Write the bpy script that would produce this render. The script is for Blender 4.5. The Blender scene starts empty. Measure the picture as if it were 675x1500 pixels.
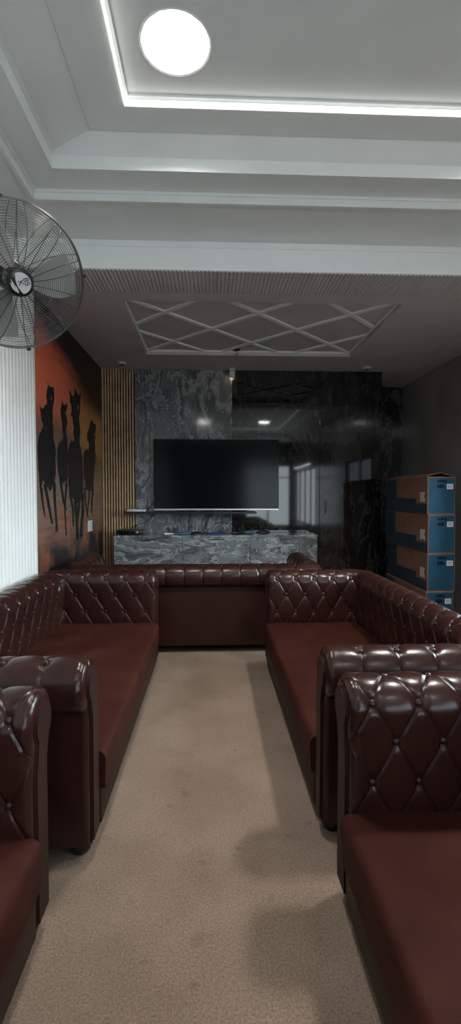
import bpy, bmesh, math, random
from mathutils import Vector, Matrix
from mathutils.geometry import tessellate_polygon
random.seed(7)
C = bpy.context.scene.collection
PI = math.pi
# ------------------------------------------------------------------ materials
def newmat(name):
    m = bpy.data.materials.new(name); m.use_nodes = True
    nt = m.node_tree; b = nt.nodes['Principled BSDF']
    return m, nt, b
def nd(nt, typ, **kw):
    n = nt.nodes.new(typ)
    for k, v in kw.items():
        if k in n.inputs: n.inputs[k].default_value = v
        else: setattr(n, k, v)
    return n
def setp(b, col=None, rough=None, metal=None, spec=None, coat=None, coat_r=None):
    if col is not None: b.inputs['Base Color'].default_value = (*col, 1)
    if rough is not None: b.inputs['Roughness'].default_value = rough
    if metal is not None: b.inputs['Metallic'].default_value = metal
    if spec is not None: b.inputs['Specular IOR Level'].default_value = spec
    if coat is not None: b.inputs['Coat Weight'].default_value = coat
    if coat_r is not None: b.inputs['Coat Roughness'].default_value = coat_r
def ramp(nt, stops, interp='LINEAR'):
    r = nt.nodes.new('ShaderNodeValToRGB'); cr = r.color_ramp; cr.interpolation = interp
    while len(cr.elements) < len(stops): cr.elements.new(0.5)
    for e, (p, c) in zip(cr.elements, stops):
        e.position = p; e.color = (*c, 1) if len(c) == 3 else c
    return r
def noisy(name, c1, c2, scale, rough, bump=0.0, bscale=None, spec=0.5, detail=4, lo=.35, hi=.65, coat=None, coat_r=.1, metal=0, bdist=.002):
    """a plain surface with a slight procedural variation and optional bump"""
    m, nt, b = newmat(name)
    tc = nd(nt, 'ShaderNodeTexCoord')
    n = nd(nt, 'ShaderNodeTexNoise', Scale=scale, Detail=detail)
    nt.links.new(tc.outputs['Object'], n.inputs['Vector'])
    r = ramp(nt, [(lo, c1), (hi, c2)])
    nt.links.new(n.outputs['Fac'], r.inputs['Fac'])
    nt.links.new(r.outputs['Color'], b.inputs['Base Color'])
    setp(b, rough=rough, spec=spec, coat=coat, coat_r=coat_r, metal=metal)
    if bump:
        n2 = nd(nt, 'ShaderNodeTexNoise', Scale=bscale, Detail=3)
        nt.links.new(tc.outputs['Object'], n2.inputs['Vector'])
        bp = nd(nt, 'ShaderNodeBump', Strength=bump, Distance=bdist)
        nt.links.new(n2.outputs['Fac'], bp.inputs['Height'])
        nt.links.new(bp.outputs['Normal'], b.inputs['Normal'])
    return m
def emit(name, col, strength):
    m, nt, b = newmat(name)
    setp(b, col=(.8, .8, .8), rough=.4)
    b.inputs['Emission Color'].default_value = (*col, 1)
    b.inputs['Emission Strength'].default_value = strength
    return m
def marble(name, stops, scale, rough, spec=.5, stretch=(1, 1, 1), warp=.9, fine=.16):
    """flowing veined stone: a twice warped noise read through a banded ramp"""
    m, nt, b = newmat(name); L = nt.links.new
    tc = nd(nt, 'ShaderNodeTexCoord'); mp = nd(nt, 'ShaderNodeMapping')
    mp.inputs['Scale'].default_value = stretch; mp.inputs['Rotation'].default_value = (.2, .35, .1)
    L(tc.outputs['Object'], mp.inputs['Vector'])
    vec = mp.outputs['Vector']
    for sc_, am in ((scale*.8, warp), (scale*2.6, warp*.32)):
        w = nd(nt, 'ShaderNodeTexNoise', Scale=sc_, Detail=4, Roughness=.55); L(vec, w.inputs['Vector'])
        vm = nd(nt, 'ShaderNodeVectorMath', operation='SCALE'); vm.inputs['Scale'].default_value = am; L(w.outputs['Color'], vm.inputs[0])
        va = nd(nt, 'ShaderNodeVectorMath', operation='ADD'); L(vec, va.inputs[0]); L(vm.outputs['Vector'], va.inputs[1]); vec = va.outputs['Vector']
    n = nd(nt, 'ShaderNodeTexNoise', Scale=scale, Detail=2, Roughness=.5); L(vec, n.inputs['Vector'])
    n2 = nd(nt, 'ShaderNodeTexNoise', Scale=scale*9, Detail=6, Roughness=.7); L(vec, n2.inputs['Vector'])
    a = nd(nt, 'ShaderNodeMath', operation='MULTIPLY_ADD'); L(n2.outputs['Fac'], a.inputs[0]); a.inputs[1].default_value = fine; a.inputs[2].default_value = -fine/2
    s_ = nd(nt, 'ShaderNodeMath', operation='ADD'); L(n.outputs['Fac'], s_.inputs[0]); L(a.outputs[0], s_.inputs[1])
    r = ramp(nt, stops); L(s_.outputs[0], r.inputs['Fac'])
    L(r.outputs['Color'], b.inputs['Base Color'])
    setp(b, rough=rough, spec=spec)
    return m
def bands(dark, mid, light):
    D, Mi, Li = dark, mid, light
    h = tuple((p+q)/2 for p, q in zip(D, Mi))
    return [(.22, D), (.30, h), (.34, Li), (.355, Mi), (.41, h), (.44, D), (.465, Mi), (.49, Li), (.505, h), (.55, Mi), (.585, D), (.60, Li), (.625, Mi), (.66, h), (.70, D), (.74, Mi)]
M = {}
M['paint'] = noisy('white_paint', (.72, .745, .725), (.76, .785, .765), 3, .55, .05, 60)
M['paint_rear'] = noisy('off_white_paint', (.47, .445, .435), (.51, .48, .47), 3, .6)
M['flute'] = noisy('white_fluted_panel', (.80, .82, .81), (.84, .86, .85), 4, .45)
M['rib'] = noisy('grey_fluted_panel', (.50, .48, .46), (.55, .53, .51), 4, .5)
M['carpet'] = None
M['leather'] = noisy('brown_leather', (.024, .0080, .0062), (.032, .0108, .0082), 5, .26, .08, 220, spec=.36, bdist=.0012)
M['leather_tuft'] = M['leather'].copy()
M['leather_flat'] = noisy('brown_leather_facing', (.022, .0082, .0064), (.029, .0110, .0084), 5, .5, .08, 220, spec=.16, bdist=.0012)
M['seat'] = noisy('worn_seat_leather', (.032, .0082, .0060), (.049, .0150, .0110), 4.5, .6, .10, 200, spec=.07, detail=7, bdist=.0012)
M['black_plastic'] = noisy('black_plastic', (.008, .008, .009), (.012, .012, .013), 10, .3)
M['foot'] = noisy('black_lacquer', (.006, .006, .006), (.010, .009, .009), 10, .22)
M['marble_grey'] = marble('grey_veined_marble', bands((.035, .036, .038), (.17, .178, .182), (.34, .35, .35)), 1.5, .08, .45, (1.25, 1, .6), fine=.30)
M['marble_cab'] = marble('pale_grey_veined_marble', bands((.06, .064, .066), (.23, .243, .245), (.45, .47, .465)), 2.0, .10, .5, (.55, 1, 1.3), fine=.26)
M['marble_black'] = marble('black_veined_marble', bands((.0035, .0035, .0035), (.010, .0095, .009), (.034, .031, .027)), 1.9, .045, .5, (1.3, 1, .5))
M['stone_dark'] = marble('dark_grey_stone', [(.3, (.17, .16, .155)), (.5, (.22, .205, .20)), (.7, (.27, .255, .25))], 1.0, .16, .45)
M['wood'] = noisy('oak_slat', (.46, .29, .155), (.62, .41, .24), 9, .5)
M['wood_back'] = noisy('dark_slat_backing', (.012, .009, .007), (.02, .014, .01), 9, .8)
M['blade'] = noisy('pale_grey_blade', (.40, .40, .39), (.46, .46, .45), 6, .45)
M['steel'] = noisy('grey_steel_wire', (.11, .11, .105), (.17, .165, .155), 8, .32, metal=.85)
M['dark_metal'] = noisy('dark_painted_metal', (.018, .018, .02), (.03, .03, .032), 8, .35, spec=.6)
M['silver'] = noisy('silver_trim', (.62, .64, .66), (.70, .72, .74), 8, .3, metal=.6)
M['white_plastic'] = noisy('white_plastic', (.62, .62, .62), (.70, .70, .70), 8, .4)
M['badge'] = noisy('badge_white', (.52, .53, .53), (.6, .6, .6), 8, .4)
M['screen'] = noisy('dark_screen', (.003, .004, .005), (.004, .005, .006), 2, .13, spec=.13)
M['rear_wall'] = noisy('charcoal_wall', (.075, .075, .078), (.09, .09, .093), 3, .6)
M['blue_card'] = noisy('blue_printed_card', (.009, .046, .083), (.012, .054, .096), 6, .5, spec=.2)
M['brown_card'] = noisy('brown_cardboard', (.155, .075, .045), (.19, .095, .058), 7, .75)
M['navy_card'] = noisy('navy_printed_card', (.016, .028, .05), (.022, .036, .062), 6, .55)
M['ink'] = noisy('dark_blue_ink', (.002, .006, .016), (.003, .008, .020), 10, .6, spec=.1)
M['edge_card'] = noisy('pale_card_edge', (.28, .20, .15), (.34, .25, .19), 10, .8)
M['paper'] = noisy('white_label_paper', (.55, .56, .58), (.62, .63, .65), 10, .6)
M['grey_ink'] = noisy('grey_ink', (.12, .13, .14), (.16, .17, .18), 30, .6)
M['lamp'] = emit('lamp_diffuser', (1, .985, .95), 150)
M['tube'] = emit('tube_lamp', (.95, .98, 1), 9)
M['lamp_right'] = emit('lamp_diffuser_right', (1, .985, .95), 260)
M['lamp_dim'] = emit('lamp_diffuser_rear', (1, .985, .95), 42)
M['paint_beam_lit'] = noisy('white_paint_lightened', (.88, .90, .885), (.91, .93, .915), 3, .5)  # ceiling white made lighter, standing in for light falling on the beam
M['led'] = emit('led_strip', (1, .985, .95), 1.4)
M['spot_lens'] = emit('spot_lens', (1, .74, .48), 14)
M['red_led'] = noisy('red_mark', (.3, .03, .03), (.35, .04, .04), 5, .4)
M['blue_plastic'] = noisy('dark_blue_plastic', (.012, .03, .17), (.018, .04, .21), 9, .35)
M['pale_blue'] = noisy('pale_blue_plastic', (.05, .12, .19), (.08, .16, .24), 9, .3)
M['glint'] = noisy('pale_metal', (.6, .72, .74), (.7, .8, .82), 9, .18, metal=.7)
M['mural_dark'] = noisy('mural_black_print', (.009, .008, .010), (.020, .017, .020), 7, .42, spec=.3)
M['mural_blaze'] = noisy('mural_grey_print', (.18, .17, .17), (.24, .22, .22), 12, .45)
M['window_frame'] = noisy('dark_aluminium', (.05, .05, .05), (.07, .07, .07), 8, .4)

def carpet():
    m, nt, b = newmat('brown_carpet'); L = nt.links.new
    tc = nd(nt, 'ShaderNodeTexCoord')
    n1 = nd(nt, 'ShaderNodeTexNoise', Scale=150, Detail=5, Roughness=.8)
    n2 = nd(nt, 'ShaderNodeTexNoise', Scale=2.6, Detail=4)
    n3 = nd(nt, 'ShaderNodeTexNoise', Scale=14, Detail=2)
    for n in (n1, n2, n3): L(tc.outputs['Object'], n.inputs['Vector'])
    r1 = ramp(nt, [(.32, (.145, .100, .074)), (.5, (.265, .193, .146)), (.68, (.37, .287, .226))])
    L(n1.outputs['Fac'], r1.inputs['Fac'])
    r2 = ramp(nt, [(.35, (.80, .78, .76)), (.65, (1.0, 1.0, 1.0))]); L(n2.outputs['Fac'], r2.inputs['Fac'])
    r3 = ramp(nt, [(.27, (.6, .55, .52)), (.36, (1, 1, 1))]); L(n3.outputs['Fac'], r3.inputs['Fac'])
    m1 = nd(nt, 'ShaderNodeMix', data_type='RGBA', blend_type='MULTIPLY'); m1.inputs['Factor'].default_value = 1
    L(r1.outputs['Color'], m1.inputs[6]); L(r2.outputs['Color'], m1.inputs[7])
    m2 = nd(nt, 'ShaderNodeMix', data_type='RGBA', blend_type='MULTIPLY'); m2.inputs['Factor'].default_value = .35
    L(m1.outputs[2], m2.inputs[6]); L(r3.outputs['Color'], m2.inputs[7])
    L(m2.outputs[2], b.inputs['Base Color']); setp(b, rough=.95, spec=.1)
    bp = nd(nt, 'ShaderNodeBump', Strength=.5, Distance=.004)
    L(n1.outputs['Fac'], bp.inputs['Height']); L(bp.outputs['Normal'], b.inputs['Normal'])
    return m
M['carpet'] = carpet()

def crease_bump(m):
    """fold lines between the buttons, from the UV map (one unit = one button spacing)"""
    nt = m.node_tree; L = nt.links.new; b = nt.nodes['Principled BSDF']
    uv = nd(nt, 'ShaderNodeUVMap'); sp = nd(nt, 'ShaderNodeSeparateXYZ'); L(uv.outputs[0], sp.inputs[0])
    def ma(op, a, bb=None, clamp=False):
        n = nd(nt, 'ShaderNodeMath', operation=op, use_clamp=clamp)
        for i, v in enumerate((a, bb)):
            if v is None: continue
            if isinstance(v, (int, float)): n.inputs[i].default_value = v
            else: L(v, n.inputs[i])
        return n.outputs[0]
    u, v = sp.outputs[0], sp.outputs[1]
    def groove(x, w):      # 0 in the fold, 1 away from it
        d = ma('PINGPONG', x, .5); return ma('POWER', ma('DIVIDE', d, w, True), .55)
    hv = ma('MULTIPLY', v, .5)
    dia = ma('MINIMUM', groove(ma('ADD', u, hv), .075), ma('ADD', ma('MULTIPLY', groove(ma('SUBTRACT', u, hv), .075), .8), .2))
    ple = groove(ma('SUBTRACT', u, .5), .075)
    top = ma('GREATER_THAN', v, 3.0); end = ma('GREATER_THAN', v, (TENDV))
    k = ma('ADD', ma('MULTIPLY', dia, ma('SUBTRACT', 1.0, top)), ma('MULTIPLY', ple, top))
    k = ma('MAXIMUM', k, end)
    bp = nd(nt, 'ShaderNodeBump', Strength=.75, Distance=.006)
    L(k, bp.inputs['Height'])
    old = [l for l in nt.links if l.to_socket == b.inputs['Normal']]
    if old: L(old[0].from_socket, bp.inputs['Normal'])
    L(bp.outputs['Normal'], b.inputs['Normal'])
TENDV = (.355+math.radians(238)*.095-.150)/.127-.05
crease_bump(M['leather_tuft'])

def mural_mat():
    """sunset print: object coordinates are (0, along the wall, height)"""
    m, nt, b = newmat('sunset_print'); L = nt.links.new
    tc = nd(nt, 'ShaderNodeTexCoord'); sp = nd(nt, 'ShaderNodeSeparateXYZ')
    L(tc.outputs['Object'], sp.inputs[0])
    nz = nd(nt, 'ShaderNodeTexNoise', Scale=2.2, Detail=6, Roughness=.6)
    mp = nd(nt, 'ShaderNodeMapping'); mp.inputs['Scale'].default_value = (1, .8, 3.2)
    L(tc.outputs['Object'], mp.inputs['Vector']); L(mp.outputs['Vector'], nz.inputs['Vector'])
    def math_(op, a, bb=None, clamp=False):
        n = nd(nt, 'ShaderNodeMath', operation=op, use_clamp=clamp)
        for i, v in enumerate((a, bb)):
            if v is None: continue
            if isinstance(v, (int, float)): n.inputs[i].default_value = v
            else: L(v, n.inputs[i])
        return n.outputs[0]
    Y, Z, N = sp.outputs[1], sp.outputs[2], nz.outputs['Fac']
    zz = math_('ADD', Z, math_('MULTIPLY', math_('SUBTRACT', N, .5), .28))
    f = math_('DIVIDE', zz, 3.0, True)
    rl = ramp(nt, [(.18, (.020, .015, .015)), (.27, (.030, .022, .022)), (.32, (.22, .11, .08)), (.42, (.24, .145, .11)),
                   (.56, (.22, .155, .128)), (.64, (.22, .11, .08)), (.70, (.78, .20, .105)), (.80, (.86, .19, .09)), (.95, (.58, .095, .055))])
    rr = ramp(nt, [(.18, (.025, .022, .022)), (.30, (.045, .038, .036)), (.36, (.22, .14, .10)), (.50, (.27, .18, .11)),
                   (.58, (.24, .14, .05)), (.66, (.66, .34, .10)), (.74, (.60, .27, .085)), (.80, (.2, .07, .03))])
    L(f, rl.inputs['Fac']); L(f, rr.inputs['Fac'])
    g = math_('DIVIDE', math_('SUBTRACT', Y, 4.5), 1.0, True)
    mx = nd(nt, 'ShaderNodeMix', data_type='RGBA'); L(g, mx.inputs['Factor']); L(rl.outputs['Color'], mx.inputs[6]); L(rr.outputs['Color'], mx.inputs[7])
    # the dark cloud bank across the top of the print
    line = math_('SUBTRACT', 2.64, math_('MULTIPLY', math_('SUBTRACT', Y, 4.18), .20))
    d = math_('ADD', math_('SUBTRACT', Z, line), math_('MULTIPLY', math_('SUBTRACT', N, .5), .30))
    d = math_('DIVIDE', math_('ADD', d, .07), .22, True)
    mc = nd(nt, 'ShaderNodeMix', data_type='RGBA'); L(d, mc.inputs['Factor']); L(mx.outputs[2], mc.inputs[6])
    mc.inputs[7].default_value = (.024, .011, .011, 1)
    # glowing dust streaks near the hooves
    nb = nd(nt, 'ShaderNodeTexNoise', Scale=2.4, Detail=4)
    L(tc.outputs['Object'], nb.inputs['Vector'])
    band = ramp(nt, [(.20, (0, 0, 0)), (.28, (1, 1, 1)), (.36, (1, 1, 1)), (.44, (0, 0, 0))]); L(f, band.inputs['Fac'])
    rb = ramp(nt, [(.50, (0, 0, 0)), (.62, (1, 1, 1))]); L(nb.outputs['Fac'], rb.inputs['Fac'])
    k = math_('MULTIPLY', math_('MULTIPLY', band.outputs['Color'], rb.outputs['Color']), .8)
    mg = nd(nt, 'ShaderNodeMix', data_type='RGBA'); L(k, mg.inputs['Factor']); L(mc.outputs[2], mg.inputs[6]); mg.inputs[7].default_value = (.36, .13, .06, 1)
    ns = nd(nt, 'ShaderNodeTexNoise', Scale=3.0, Detail=5, Roughness=.7); ms = nd(nt, 'ShaderNodeMapping'); ms.inputs['Scale'].default_value = (1, 1.0, 9.0)
    L(tc.outputs['Object'], ms.inputs['Vector']); L(ms.outputs['Vector'], ns.inputs['Vector'])
    rs = ramp(nt, [(.32, (.5, .5, .5)), (.5, (1, 1, 1)), (.66, (1.35, 1.3, 1.25))]); L(ns.outputs['Fac'], rs.inputs['Fac'])
    low = ramp(nt, [(.60, (.85, .85, .85)), (.70, (.0, .0, .0))]); L(f, low.inputs['Fac'])
    mm = nd(nt, 'ShaderNodeMix', data_type='RGBA', blend_type='MULTIPLY'); L(low.outputs['Color'], mm.inputs['Factor']); L(mg.outputs[2], mm.inputs[6]); L(rs.outputs['Color'], mm.inputs[7])
    L(mm.outputs[2], b.inputs['Base Color']); setp(b, rough=.42, spec=.3)
    return m
M['mural'] = mural_mat()

# ------------------------------------------------------------------ mesh helpers
def link(name, me, mats, parent=None, loc=(0, 0, 0), smooth=False, angle=None):
    if not isinstance(mats, (list, tuple)): mats = [mats]
    for m in mats: me.materials.append(m)
    o = bpy.data.objects.new(name, me); C.objects.link(o); o.location = loc
    if parent: o.parent = parent
    if smooth:
        for p in me.polygons: p.use_smooth = True
        if angle: me.set_sharp_from_angle(angle=math.radians(angle))
    return o
def obj(name, bm, mats, parent=None, loc=(0, 0, 0), smooth=False, angle=None, recalc=True):
    if recalc: bmesh.ops.recalc_face_normals(bm, faces=bm.faces)
    me = bpy.data.meshes.new(name); bm.to_mesh(me); bm.free()
    return link(name, me, mats, parent, loc, smooth, angle)
def pyobj(name, verts, faces, mats, parent=None, loc=(0, 0, 0), smooth=False, angle=None, mi=None):
    me = bpy.data.meshes.new(name); me.from_pydata(verts, [], faces); me.update()
    if mi:
        for p, i in zip(me.polygons, mi): p.material_index = i
    return link(name, me, mats, parent, loc, smooth, angle)
def box(bm, a, b, bev=0, seg=2, mi=0, mat=None):
    t = bmesh.new()
    bmesh.ops.create_cube(t, size=1)
    s = [b[i]-a[i] for i in range(3)]; c = [(a[i]+b[i])/2 for i in range(3)]
    bmesh.ops.transform(t, matrix=Matrix.Translation(c) @ Matrix.Diagonal((*s, 1)), verts=t.verts)
    if bev: bmesh.ops.bevel(t, geom=t.edges[:], offset=bev, segments=seg, profile=.5, affect='EDGES')
    merge(bm, t, mi, mat)
def merge(bm, t, mi=0, mat=None):
    if mat is not None: bmesh.ops.transform(t, matrix=mat, verts=t.verts)
    mp = {v: bm.verts.new(v.co) for v in t.verts}
    for f in t.faces:
        try:
            nf = bm.faces.new([mp[v] for v in f.verts]); nf.material_index = mi; nf.smooth = f.smooth
        except ValueError: pass
    t.free()
def frame(d):
    d = Vector(d).normalized(); u = d.orthogonal().normalized(); return u, d.cross(u), d
def tube(bm, pts, r, seg=6, closed=False, mi=0):
    pts = [Vector(p) for p in pts]; n = len(pts); rings = []
    u = None
    for i, p in enumerate(pts):
        if closed: d = pts[(i+1) % n]-pts[i-1]
        else: d = pts[min(i+1, n-1)]-pts[max(i-1, 0)]
        d.normalize()
        if u is None: u = d.orthogonal().normalized()
        u = (u-d*u.dot(d)).normalized(); w = d.cross(u)
        rr = r[i] if isinstance(r, (list, tuple)) else r
        rings.append([bm.verts.new(p+(u*math.cos(2*PI*k/seg)+w*math.sin(2*PI*k/seg))*rr) for k in range(seg)])
    m = n if closed else n-1
    for i in range(m):
        A, B = rings[i], rings[(i+1) % n]
        for k in range(seg):
            f = bm.faces.new([A[k], A[(k+1) % seg], B[(k+1) % seg], B[k]]); f.material_index = mi
    if not closed:
        for R in (rings[0][::-1], rings[-1]):
            f = bm.faces.new(R); f.material_index = mi
def lathe(bm, prof, seg=32, mat=None, mi=0):
    t = bmesh.new(); rings = []
    for r, z in prof:
        if r < 1e-6: rings.append([t.verts.new((0, 0, z))])
        else: rings.append([t.verts.new((r*math.cos(2*PI*k/seg), r*math.sin(2*PI*k/seg), z)) for k in range(seg)])
    for A, B in zip(rings, rings[1:]):
        for k in range(seg):
            a, b = A[k % len(A)], A[(k+1) % len(A)]; c, d = B[(k+1) % len(B)], B[k % len(B)]
            vs = []
            for v in (a, b, c, d):
                if v not in vs: vs.append(v)
            if len(vs) > 2: t.faces.new(vs)
    merge(bm, t, mi, mat)
def rings_mesh(name, rects, mat, cap=False, kind='structure', parent=None):
    """rectangular loops (x0,y0,x1,y1,z) joined into a stepped ceiling"""
    v, f = [], []
    for x0, y0, x1, y1, z in rects: v += [(x0, y0, z), (x1, y0, z), (x1, y1, z), (x0, y1, z)]
    for i in range(len(rects)-1):
        for k in range(4):
            a, b = i*4+k, i*4+(k+1) % 4
            f.append((a, a+4, b+4, b))
    if cap:
        i = (len(rects)-1)*4; f.append((i, i+3, i+2, i+1))
    o = pyobj(name, v, f, mat, parent)
    if kind: o['kind'] = kind
    return o
def structure(o): o['kind'] = 'structure'; return o
def tag(o, label, cat, group=None):
    o['label'] = label; o['category'] = cat
    if group: o['group'] = group
    return o
def empty(name, loc, rz=0):
    o = bpy.data.objects.new(name, None); C.objects.link(o); o.location = loc; o.rotation_euler = (0, 0, rz)
    o.empty_display_size = .1
    return o
def kids(o): return [c for c in bpy.data.objects if c.parent == o]
def dup(o, parent=None):
    c = o.copy(); C.objects.link(c); c.parent = parent
    for ch in kids(o): dup(ch, c)
    return c
DAY, DAYS, EXPO = 4.2, 29.0, 0.36
HORSES=[
  [(4.095, 2.308), (4.129, 2.277), (4.202, 2.284), (4.279, 2.311), (4.265, 2.264), (4.272, 2.207), (4.245, 2.137), (4.222, 2.077), (4.231, 2.015), (4.233, 1.904), (4.269, 1.801), (4.296, 1.716), (4.286, 1.616), (4.289, 1.547), (4.255, 1.467), (4.233, 1.418), (4.189, 1.427), (4.159, 1.388), (4.103, 1.378), (4.077, 1.415), (4.022, 1.396), (3.968, 1.468), (3.947, 1.458), (3.923, 1.367), (3.888, 1.376), (3.873, 1.483), (3.852, 1.553), (3.85, 1.677), (3.861, 1.784), (3.893, 1.841), (3.965, 1.891), (4.071, 1.92), (3.997, 1.923), (3.947, 1.952), (3.93, 2.008), (3.902, 2.067), (3.993, 2.057), (4.041, 2.102), (4.068, 2.096), (4.063, 2.169), (4.087, 2.23)] ,
  [(4.483, 2.219), (4.524, 2.193), (4.599, 2.203), (4.656, 2.229), (4.632, 2.169), (4.609, 2.11), (4.628, 2.079), (4.632, 2.0), (4.595, 1.936), (4.628, 1.904), (4.632, 1.83), (4.649, 1.746), (4.645, 1.64), (4.633, 1.531), (4.608, 1.445), (4.551, 1.475), (4.5, 1.463), (4.44, 1.441), (4.373, 1.501), (4.333, 1.579), (4.318, 1.678), (4.331, 1.758), (4.386, 1.824), (4.49, 1.851), (4.512, 1.9), (4.473, 1.977), (4.453, 2.056), (4.437, 2.124), (4.465, 2.17)] ,
  [(4.894, 2.451), (4.947, 2.412), (5.051, 2.377), (5.129, 2.424), (5.099, 2.334), (5.1, 2.265), (5.081, 2.203), (5.05, 2.152), (5.075, 2.063), (5.075, 1.969), (5.056, 1.903), (5.12, 1.834), (5.151, 1.754), (5.157, 1.672), (5.196, 1.553), (5.173, 1.433), (5.141, 1.313), (5.011, 1.262), (4.89, 1.27), (4.777, 1.316), (4.686, 1.349), (4.654, 1.446), (4.633, 1.531), (4.645, 1.64), (4.648, 1.725), (4.688, 1.814), (4.744, 1.863), (4.878, 1.906), (4.841, 1.941), (4.831, 2.05), (4.811, 2.113), (4.756, 2.126), (4.784, 2.196), (4.724, 2.25), (4.704, 2.359), (4.783, 2.34), (4.85, 2.33)] ,
  [(5.595, 2.207), (5.656, 2.184), (5.758, 2.193), (5.754, 2.106), (5.745, 2.026), (5.712, 1.995), (5.724, 1.918), (5.732, 1.839), (5.71, 1.707), (5.661, 1.572), (5.57, 1.387), (5.444, 1.374), (5.28, 1.41), (5.216, 1.518), (5.199, 1.625), (5.195, 1.757), (5.252, 1.828), (5.369, 1.855), (5.416, 1.834), (5.443, 1.902), (5.373, 1.944), (5.372, 2.031), (5.451, 2.085), (5.483, 2.146)] ,
]
LEGS=[
  [(3.887, 1.403), (3.915, 1.304), (3.979, 1.165), (4.005, 1.164), (3.966, 1.303), (3.953, 1.404)] ,
  [(3.959, 1.431), (4.037, 1.293), (4.144, 1.095), (4.196, 1.091), (4.108, 1.292), (4.037, 1.433)] ,
  [(4.191, 1.456), (4.218, 1.271), (4.26, 1.082), (4.246, 1.019), (4.324, 1.013), (4.315, 1.079), (4.283, 1.27), (4.279, 1.458)] ,
  [(4.375, 1.48), (4.45, 1.297), (4.543, 1.196), (4.598, 1.194), (4.523, 1.297), (4.445, 1.483)] ,
  [(4.561, 1.454), (4.524, 1.318), (4.506, 1.203), (4.546, 0.958), (4.588, 0.955), (4.553, 1.201), (4.586, 1.317), (4.63, 1.456)] ,
  [(4.658, 1.36), (4.753, 1.206), (4.78, 1.027), (4.825, 1.024), (4.821, 1.204), (4.753, 1.36)] ,
  [(4.813, 1.282), (4.865, 1.123), (4.894, 0.882), (4.982, 0.874), (4.968, 1.118), (4.931, 1.28)] ,
  [(4.968, 1.291), (4.945, 1.154), (4.911, 1.018), (4.96, 1.015), (5.019, 1.151), (5.076, 1.29)] ,
  [(5.1, 1.361), (5.096, 1.16), (5.033, 0.986), (5.021, 0.905), (5.141, 0.894), (5.118, 0.98), (5.21, 1.155), (5.205, 1.361)] ,
  [(5.199, 1.421), (5.24, 1.239), (5.345, 1.088), (5.393, 1.086), (5.305, 1.238), (5.271, 1.422)] ,
  [(5.406, 1.399), (5.366, 1.249), (5.304, 1.115), (5.342, 1.113), (5.424, 1.248), (5.485, 1.4)] ,
  [(5.552, 1.439), (5.504, 1.259), (5.503, 1.131), (5.554, 1.129), (5.585, 1.258), (5.645, 1.44)] ,
]
BLAZES=[
  [(4.193, 2.203), (4.216, 2.186), (4.198, 2.162), (4.185, 2.159), (4.17, 2.177)] ,
  [(4.587, 2.15), (4.606, 2.128), (4.591, 2.1), (4.578, 2.098), (4.565, 2.121)] ,
  [(5.018, 2.288), (5.05, 2.261), (5.025, 2.225), (5.006, 2.221), (4.984, 2.249)] ,
  [(5.694, 2.088), (5.72, 2.062), (5.7, 2.031), (5.684, 2.029), (5.666, 2.055)] ,
]
# ------------------------------------------------------------------ the room
XL, XR, YR, YB, YBB, ZC = -1.39, 2.79, -4.0, 6.10, 6.91, 2.93
YB1, YB2 = 3.41, 3.772            # beam between the two halves of the room
XB = 2.20                         # right end of the raised marble wall
bm = bmesh.new(); box(bm, (XL-.1, YR-.1, -.1), (XR+.1, YBB+.1, 0)); structure(obj('floor', bm, M['carpet']))
bm = bmesh.new(); box(bm, (XL-.12, YR, 0), (XL, YBB, 3.45)); structure(obj('wall_left', bm, M['paint']))
WIN = [((2.35, 3.95), (.95, 2.03)), ((-3.85, -.55), (.45, 2.10))]      # windows in the right wall: (along the wall), (sill, head)
bm = bmesh.new(); prev = YR
for (a0, a1), (c0, c1) in sorted(WIN):
    box(bm, (XR, prev, 0), (XR+.12, a0, 3.45)); box(bm, (XR, a0, 0), (XR+.12, a1, c0)); box(bm, (XR, a0, c1), (XR+.12, a1, 3.45)); prev = a1
box(bm, (XR, prev, 0), (XR+.12, YBB, 3.45))
structure(obj('wall_right', bm, M['stone_dark']))
for k, ((a0, a1), (c0, c1)) in enumerate(WIN):
    bm = bmesh.new(); n = 2 if k == 0 else 4
    for i in range(n+1):
        y_ = a0+(a1-a0-.04)*i/n; box(bm, (XR+.04, y_, c0), (XR+.09, y_+.04, c1))
    for z_ in (c0, c1-.04): box(bm, (XR+.045, a0+.04, z_), (XR+.085, a1-.04, z_+.04))
    structure(obj('window_%d' % (k+1), bm, M['window_frame']))
bm = bmesh.new(); box(bm, (XL-.12, YBB, 0), (XR+.12, YBB+.12, 3.45)); structure(obj('wall_back', bm, M['marble_black']))
# marble faced block that carries the screen: grey slab on the left, black slab on the right
bm = bmesh.new(); box(bm, (XL, YB, 0), (.262, YBB-.001, ZC)); structure(obj('wall_back_grey', bm, M['marble_grey']))
bm = bmesh.new(); box(bm, (.265, YB, 0), (XB, YBB-.001, ZC)); structure(obj('wall_back_black', bm, M['marble_black']))
# recess slab beside the block
bm = bmesh.new(); box(bm, (XB+.002, YBB-.02, 0), (XR-.002, YBB-.0015, ZC)); structure(obj('trim_1', bm, marble('recess_grey_marble', bands((.006, .006, .006), (.030, .029, .028), (.11, .108, .10)), 1.9, .06, .5, (1.2, 1, .5))))
# flush marble door in the black slab
dr = empty('door_1', (1.795, YB-.004, 0)); dr['kind'] = 'structure'
bm = bmesh.new(); box(bm, (-.40, -.008, .01), (.40, .003, 2.9), .002, 1); structure(obj('door_leaf', bm, M['marble_black'], dr))
bm = bmesh.new(); box(bm, (-.333, -.016, 1.10), (-.312, -.007, 1.27), .003, 2); structure(obj('door_handle', bm, M['black_plastic'], dr))
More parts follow.
